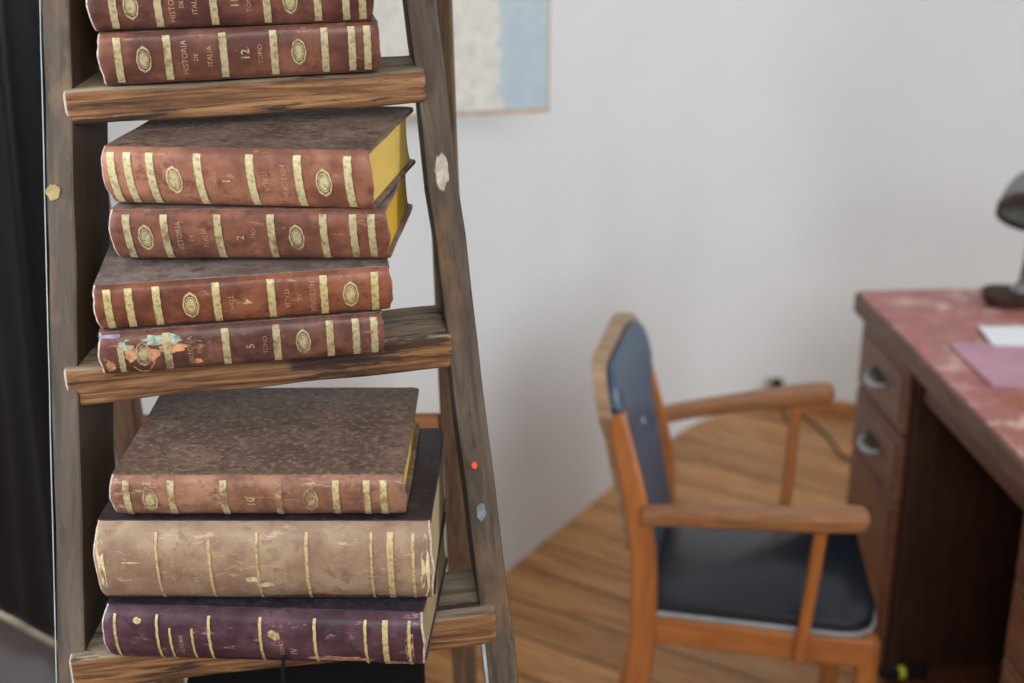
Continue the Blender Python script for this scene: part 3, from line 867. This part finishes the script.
# ------------------------------------------------------------------ the desk
dk = empty('writing_desk', (.717, 2.773, 0), (0, 0, R(5.0)), 'dark brown pedestal desk with worn pinkish red painted top', 'desk')
DM = W(dk)           # local: x into the desk (to the right), y towards the back (0) ; desk extends to y = -1.22
LEN, DEP = 1.23, .68
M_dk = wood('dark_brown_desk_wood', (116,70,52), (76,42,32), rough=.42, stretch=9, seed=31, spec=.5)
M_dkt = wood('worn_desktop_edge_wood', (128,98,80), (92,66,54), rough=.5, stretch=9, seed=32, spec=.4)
M_dk_in = wood('shadow_side_desk_wood', (74,46,34), (48,28,22), rough=.6, stretch=9, seed=33, spec=.3)  # darker copy of the desk wood with shade put into its colour
M_drawer = wood('drawer_front_wood', (130,86,62), (90,54,40), rough=.38, stretch=9, seed=35, spec=.5)
def mat_top():
    m, nt, b = new_mat('worn_red_painted_top', .42, .45)
    v = coords(nt, loc=(1.3, .4, 0)); n = noise_n(nt, v, 7, 6, .62, .6); n2 = noise_n(nt, v, 30, 4, .6)
    col = ramp(nt, n2, [(.35, (152,90,88)), (.65, (176,116,110))])
    col = mix(nt, mask(nt, n, .52, .62), col, (206,176,160))
    n3 = noise_n(nt, coords(nt, (1, 1, 1), loc=(7, 3, 1)), 5, 5, .6)
    col = mix(nt, mask(nt, n3, .60, .66), col, (150,92,58))
    nt.links.new(col, b.inputs['Base Color']); bump(nt, b, n, .1, .001); return m
def dbox(name, x0, x1, y0, y1, z0, z1, mat, par=None, bev=.003, axis='x', **k):
    """box in desk coords; axis says along which desk axis the grain runs"""
    if axis == 'x': return link(name, box_bm(x0, x1, y0, y1, z0, z1, bev, **k), mat, par or dk, DM)
    if axis == 'y':
        Q = Euler((0,0,R(90))).to_matrix().to_4x4()    # piece x -> desk y ; piece y -> -desk x
        return link(name, box_bm(y0, y1, -x1, -x0, z0, z1, bev, **k), mat, par or dk, DM @ Q)
    Q = Euler((0,-R(90),0)).to_matrix().to_4x4()      # piece x -> desk z ; piece z -> -desk x
    return link(name, box_bm(z0, z1, y0, y1, -x1, -x0, bev, **k), mat, par or dk, DM @ Q)
dbox('desktop', -.012, DEP, -LEN, 0, .714, .756, M_dkt, axis='y', bev=.004)
dbox('painted_surface', -.006, DEP-.006, -LEN+.006, -.006, .7555, .7600, mat_top(), axis='y', bev=.0015)
def pedestal(ya, yb, zlist):
    """ya > yb"""
    dbox('side_panel', .012, DEP-.02, ya-.02, ya, 0, .714, M_dk, axis='z')
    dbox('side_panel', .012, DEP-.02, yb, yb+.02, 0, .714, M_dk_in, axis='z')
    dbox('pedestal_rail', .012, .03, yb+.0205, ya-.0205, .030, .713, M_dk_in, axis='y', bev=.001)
    for za, zb in zlist:
        dr_ = dbox('drawer', -.002, .0112, yb+.024, ya-.024, za, zb, M_drawer, axis='y', bev=.004)
        dr_p = dbox('drawer_panel', -.0055, -.0015, yb+.044, ya-.044, za+.016, zb-.016, M_drawer, dr_, axis='y', bev=.0015)
        if zb-za > .22: continue
        yc = (ya+yb)/2; zc = (za+zb)/2
        # curved nickel pull
        pts = []
        for k in range(13):
            a = math.pi*k/12; pts.append((-.006-.022*math.sin(a), yc+.040*math.cos(a), zc-.010*math.sin(a)))
        h = link('handle', tube_bm(pts, [.0035+.0025*math.sin(math.pi*k/12) for k in range(13)], 8), M_nickel, dr_, DM, True)
        pl = link('handle_plate', prism_bm([( .028*math.cos(t)*1.7, .017*math.sin(t)) for t in [2*math.pi*k/24 for k in range(24)]], 0, .002), M_nickel_d, dr_,
                  DM @ Matrix.Translation((-.0055, yc, zc)) @ Matrix(((0,0,-1,0),(1,0,0,0),(0,1,0,0),(0,0,0,1))))
M_nickel = plain('dull_nickel', (176,182,186), .32, .5, metal=.8, var=.08)
M_nickel_d = plain('tarnished_plate', (72,68,62), .5, .5, metal=.5, var=.2)
pedestal(-.012, -.335, [(.570,.705), (.428,.563), (.06,.421)])
pedestal(-.80, -LEN+.012, [(.570,.705), (.428,.563), (.06,.421)])
dbox('apron', .02, .038, -.798, -.337, .655, .713, M_dk, axis='y')
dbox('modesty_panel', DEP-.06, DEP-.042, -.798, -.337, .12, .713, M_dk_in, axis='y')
dbox('foot_board', .035, DEP-.062, -.798, -.337, .05, .072, M_dk, axis='y')

# lamp at the right edge
lp = empty('desk_lamp', (1.020, 2.70, .7602), (0, 0, R(-6)), 'grey metal desk lamp on a dark wooden base at the right edge', 'lamp')
LM = W(lp)
M_lampg = plain('grey_green_enamel', (122,126,120), .4, .5, var=.06)
M_lampd = plain('dark_lamp_rim', (58,40,40), .4, .5)
M_lampbase = wood('dark_base_wood', (66,38,28), (40,22,16), rough=.6, stretch=8, seed=40, spec=.25)
M_chrome = plain('chrome_stem', (186,190,192), .22, .5, metal=.9, var=.03)
M_inside = plain('olive_shade_lining', (120,112,84), .5, .4)
base_o = rounded([(-.070,-.052), (.085,-.052), (.085,.040), (-.070,.040)], .02, 5)
bm = prism_bm(base_o, 0, .022, .006, 3); link('lamp_base', bm, M_lampbase, lp, LM)
link('base_disc', lathe_bm([(0,.022),(.022,.022),(.024,.025),(.022,.029),(.015,.033),(.011,.040),(0,.040)], 36), M_lampg, lp, LM, True)
spts = [(0,0,.04), (.002,0,.10), (.010,0,.17), (.012,0,.235)]
link('lamp_stem', tube_bm(spts, .0065, 14), M_chrome, lp, LM, True)
shade_prof = [(.078,.0),(.077,.018),(.070,.045),(.056,.072),(.036,.092),(.018,.100),(.0165,.098),(.034,.0895),(.0535,.070),(.0675,.0435),(.0745,.0175),(.0755,.0)]
SM = LM @ Matrix.Translation((.013, 0, .178)) @ Euler((-R(36), R(14), 0)).to_matrix().to_4x4()
sh_ = link('lamp_shade', lathe_bm(shade_prof, 48, close=True), M_lampg, lp, SM, True)
tag(link('shade_rim', lathe_bm([(.0795,-.004),(.0800,.014),(.0772,.016),(.0750,.010),(.0745,-.004)], 48, close=True), M_lampd, sh_, SM, True), 'dark maroon rim band')
link('lamp_cap', lathe_bm([(0,.128),(.012,.126),(.018,.115),(.019,.098),(0,.096)], 24), M_lampg, sh_, SM, True)
link('bulb', lathe_bm([(0,.020),(.018,.024),(.026,.040),(.022,.056),(.012,.070),(.012,.092),(0,.092)], 24), plain('frosted_glass', (225,222,210), .3, .5, var=.02), sh_, SM, True)

# papers on the desk
M_paper = plain('white_paper', (228,232,236), .7, .2, var=.02)
M_folder = plain('mauve_card', (184,142,158), .6, .3, var=.07, nscale=12)
pp = prism_bm(rounded([(0,0),(.20,-.006),(.204,.094),(.004,.098)], .002, 2), 0, .0015)
tag(link('paper_sheet', pp, M_paper, None, Matrix.Translation((.884, 2.442, .7648))), 'white sheet of paper on the desk above the mauve folder', 'paper')
# folder sheets
pf = prism_bm(rounded([(0,0),(.23,-.010),(.225,.205),(-.015,.205)], .004, 3), 0, .0045, .001)
fo = tag(link('card_folder', pf, M_folder, None, Matrix.Translation((.823, 2.252, .7602))), 'mauve card folder lying on the red desktop', 'folder')

# black and yellow object on the floor in the kneehole
st = empty('torch', (.778, 2.402, .0722), (0, 0, R(8)), 'small black torch with a yellow green band under the desk', 'torch')
TM = W(st) @ Matrix.Translation((0, 0, .0146)) @ Euler((0, R(90), 0)).to_matrix().to_4x4()
SC = lambda pr: [(a*.7, b*.7) for a, b in pr]
link('torch_body', lathe_bm(SC([(0,-.075),(.014,-.074),(.016,-.06),(.016,.0),(.0205,.02),(.0205,.055),(.018,.06),(0,.06)]), 24), M_black, st, TM, True)
tag(link('band', lathe_bm(SC([(.0165,-.02),(.0178,-.018),(.0178,-.004),(.0165,-.002)]), 24, close=True), plain('yellow_green_plastic', (206,206,52), .4, .5), st, TM, True), 'yellow green band')

# socket, plug and cable by the far wall
ci = min(range(len(CC)), key=lambda k: abs(CC[k].x-.785*1.0)); cpt = CC[ci]; cd = (CC[ci+1]-CC[ci-1]).normalized(); cn = Vector((cd.y, -cd.x, 0))
def wallB(s, off, z): p = cpt+cd*(s-.16)+cn*off; return Vector((p.x, p.y, z))
sk = empty('wall_socket', wallB(.16, .0015, .075), (0, 0, math.atan2(cd.y, cd.x)), 'small black plug in a socket low on the far wall', 'socket')
KM = W(sk)
link('socket_plate', box_bm(-.03, .03, -.009, -.0002, -.022, .034, .003), plain('ivory_plate', (206,200,188), .5, .4), sk, KM)
link('plug', lathe_bm([(0,.009),(.017,.010),(.018,.016),(.015,.04),(.007,.05),(0,.05)], 20), M_black, sk, KM @ Matrix.Translation((0,0,.010)) @ Euler((R(90),0,0)).to_matrix().to_4x4(), True)
cp = [wallB(.16, .05, .078), wallB(.165, .085, .05), wallB(.175, .11, .008), Vector((.845, 3.86, .004)), Vector((.885, 3.77, .004)), Vector((.905, 3.68, .004)), Vector((.915, 3.59, .004)), Vector((.965, 3.50, .004)), Vector((1.06, 3.42, .004))]
sm = []
for i in range(len(cp)-1):
    p0, p1, p2, p3 = cp[max(i-1,0)], cp[i], cp[i+1], cp[min(i+2, len(cp)-1)]
    for k in range(8):
        t = k/8; sm.append(.5*((2*p1)+(p2-p0)*t+(2*p0-5*p1+4*p2-p3)*t*t+(3*p1-3*p2+p3-p0)*t**3))
sm.append(cp[-1])
cord = link('power_cord', tube_bm(sm, .0038, 8), plain('dark_brown_flex', (62,48,38), .5, .4), None, Matrix.Identity(4), True)
tag(cord, 'thin dark power cord snaking over the floorboards by the wall', 'cord')

# ------------------------------------------------------------------ light
def area(name, loc, target, sx, sy, power, col):
    l = bpy.data.lights.new(name, 'AREA'); l.shape = 'RECTANGLE'; l.size = sx; l.size_y = sy; l.energy = power; l.color = col
    o = bpy.data.objects.new(name, l); COL.objects.link(o); o.location = loc
    o.rotation_euler = (Vector(target)-Vector(loc)).to_track_quat('-Z', 'Y').to_euler(); return o
area('window_daylight_left', (-1.12, .70, 1.55), (0, 1.1, 1.1), .8, 1.1, 17, (.90, .95, 1))
area('window_daylight_back', (.5, -1.1, 2.5), (.1, 2.4, .9), 2.0, 1.0, 74, (.96, .98, 1))
area('window_daylight_right', (3.3, 1.4, 1.7), (.3, 2.9, .9), 1.4, 1.4, 58, (.90, .95, 1))
w = bpy.data.worlds.new('World'); scn.world = w; w.use_nodes = True
w.node_tree.nodes['Background'].inputs[0].default_value = (.80, .86, 1, 1)
w.node_tree.nodes['Background'].inputs[1].default_value = .16

# ------------------------------------------------------------------ camera
cam = bpy.data.cameras.new('Camera'); co = bpy.data.objects.new('Camera', cam); COL.objects.link(co)
co.location = (0, 0, 1.7); co.rotation_euler = (R(90-20.8), 0, 0)
cam.lens = 50; cam.sensor_width = 36
cam.dof.use_dof = True; cam.dof.focus_distance = 1.24; cam.dof.aperture_fstop = 4.2
scn.camera = co
scn.view_settings.view_transform = 'Standard'; scn.view_settings.look = 'None'
scn.view_settings.exposure = 0; scn.view_settings.gamma = 1; scn.view_settings.use_curve_mapping = False
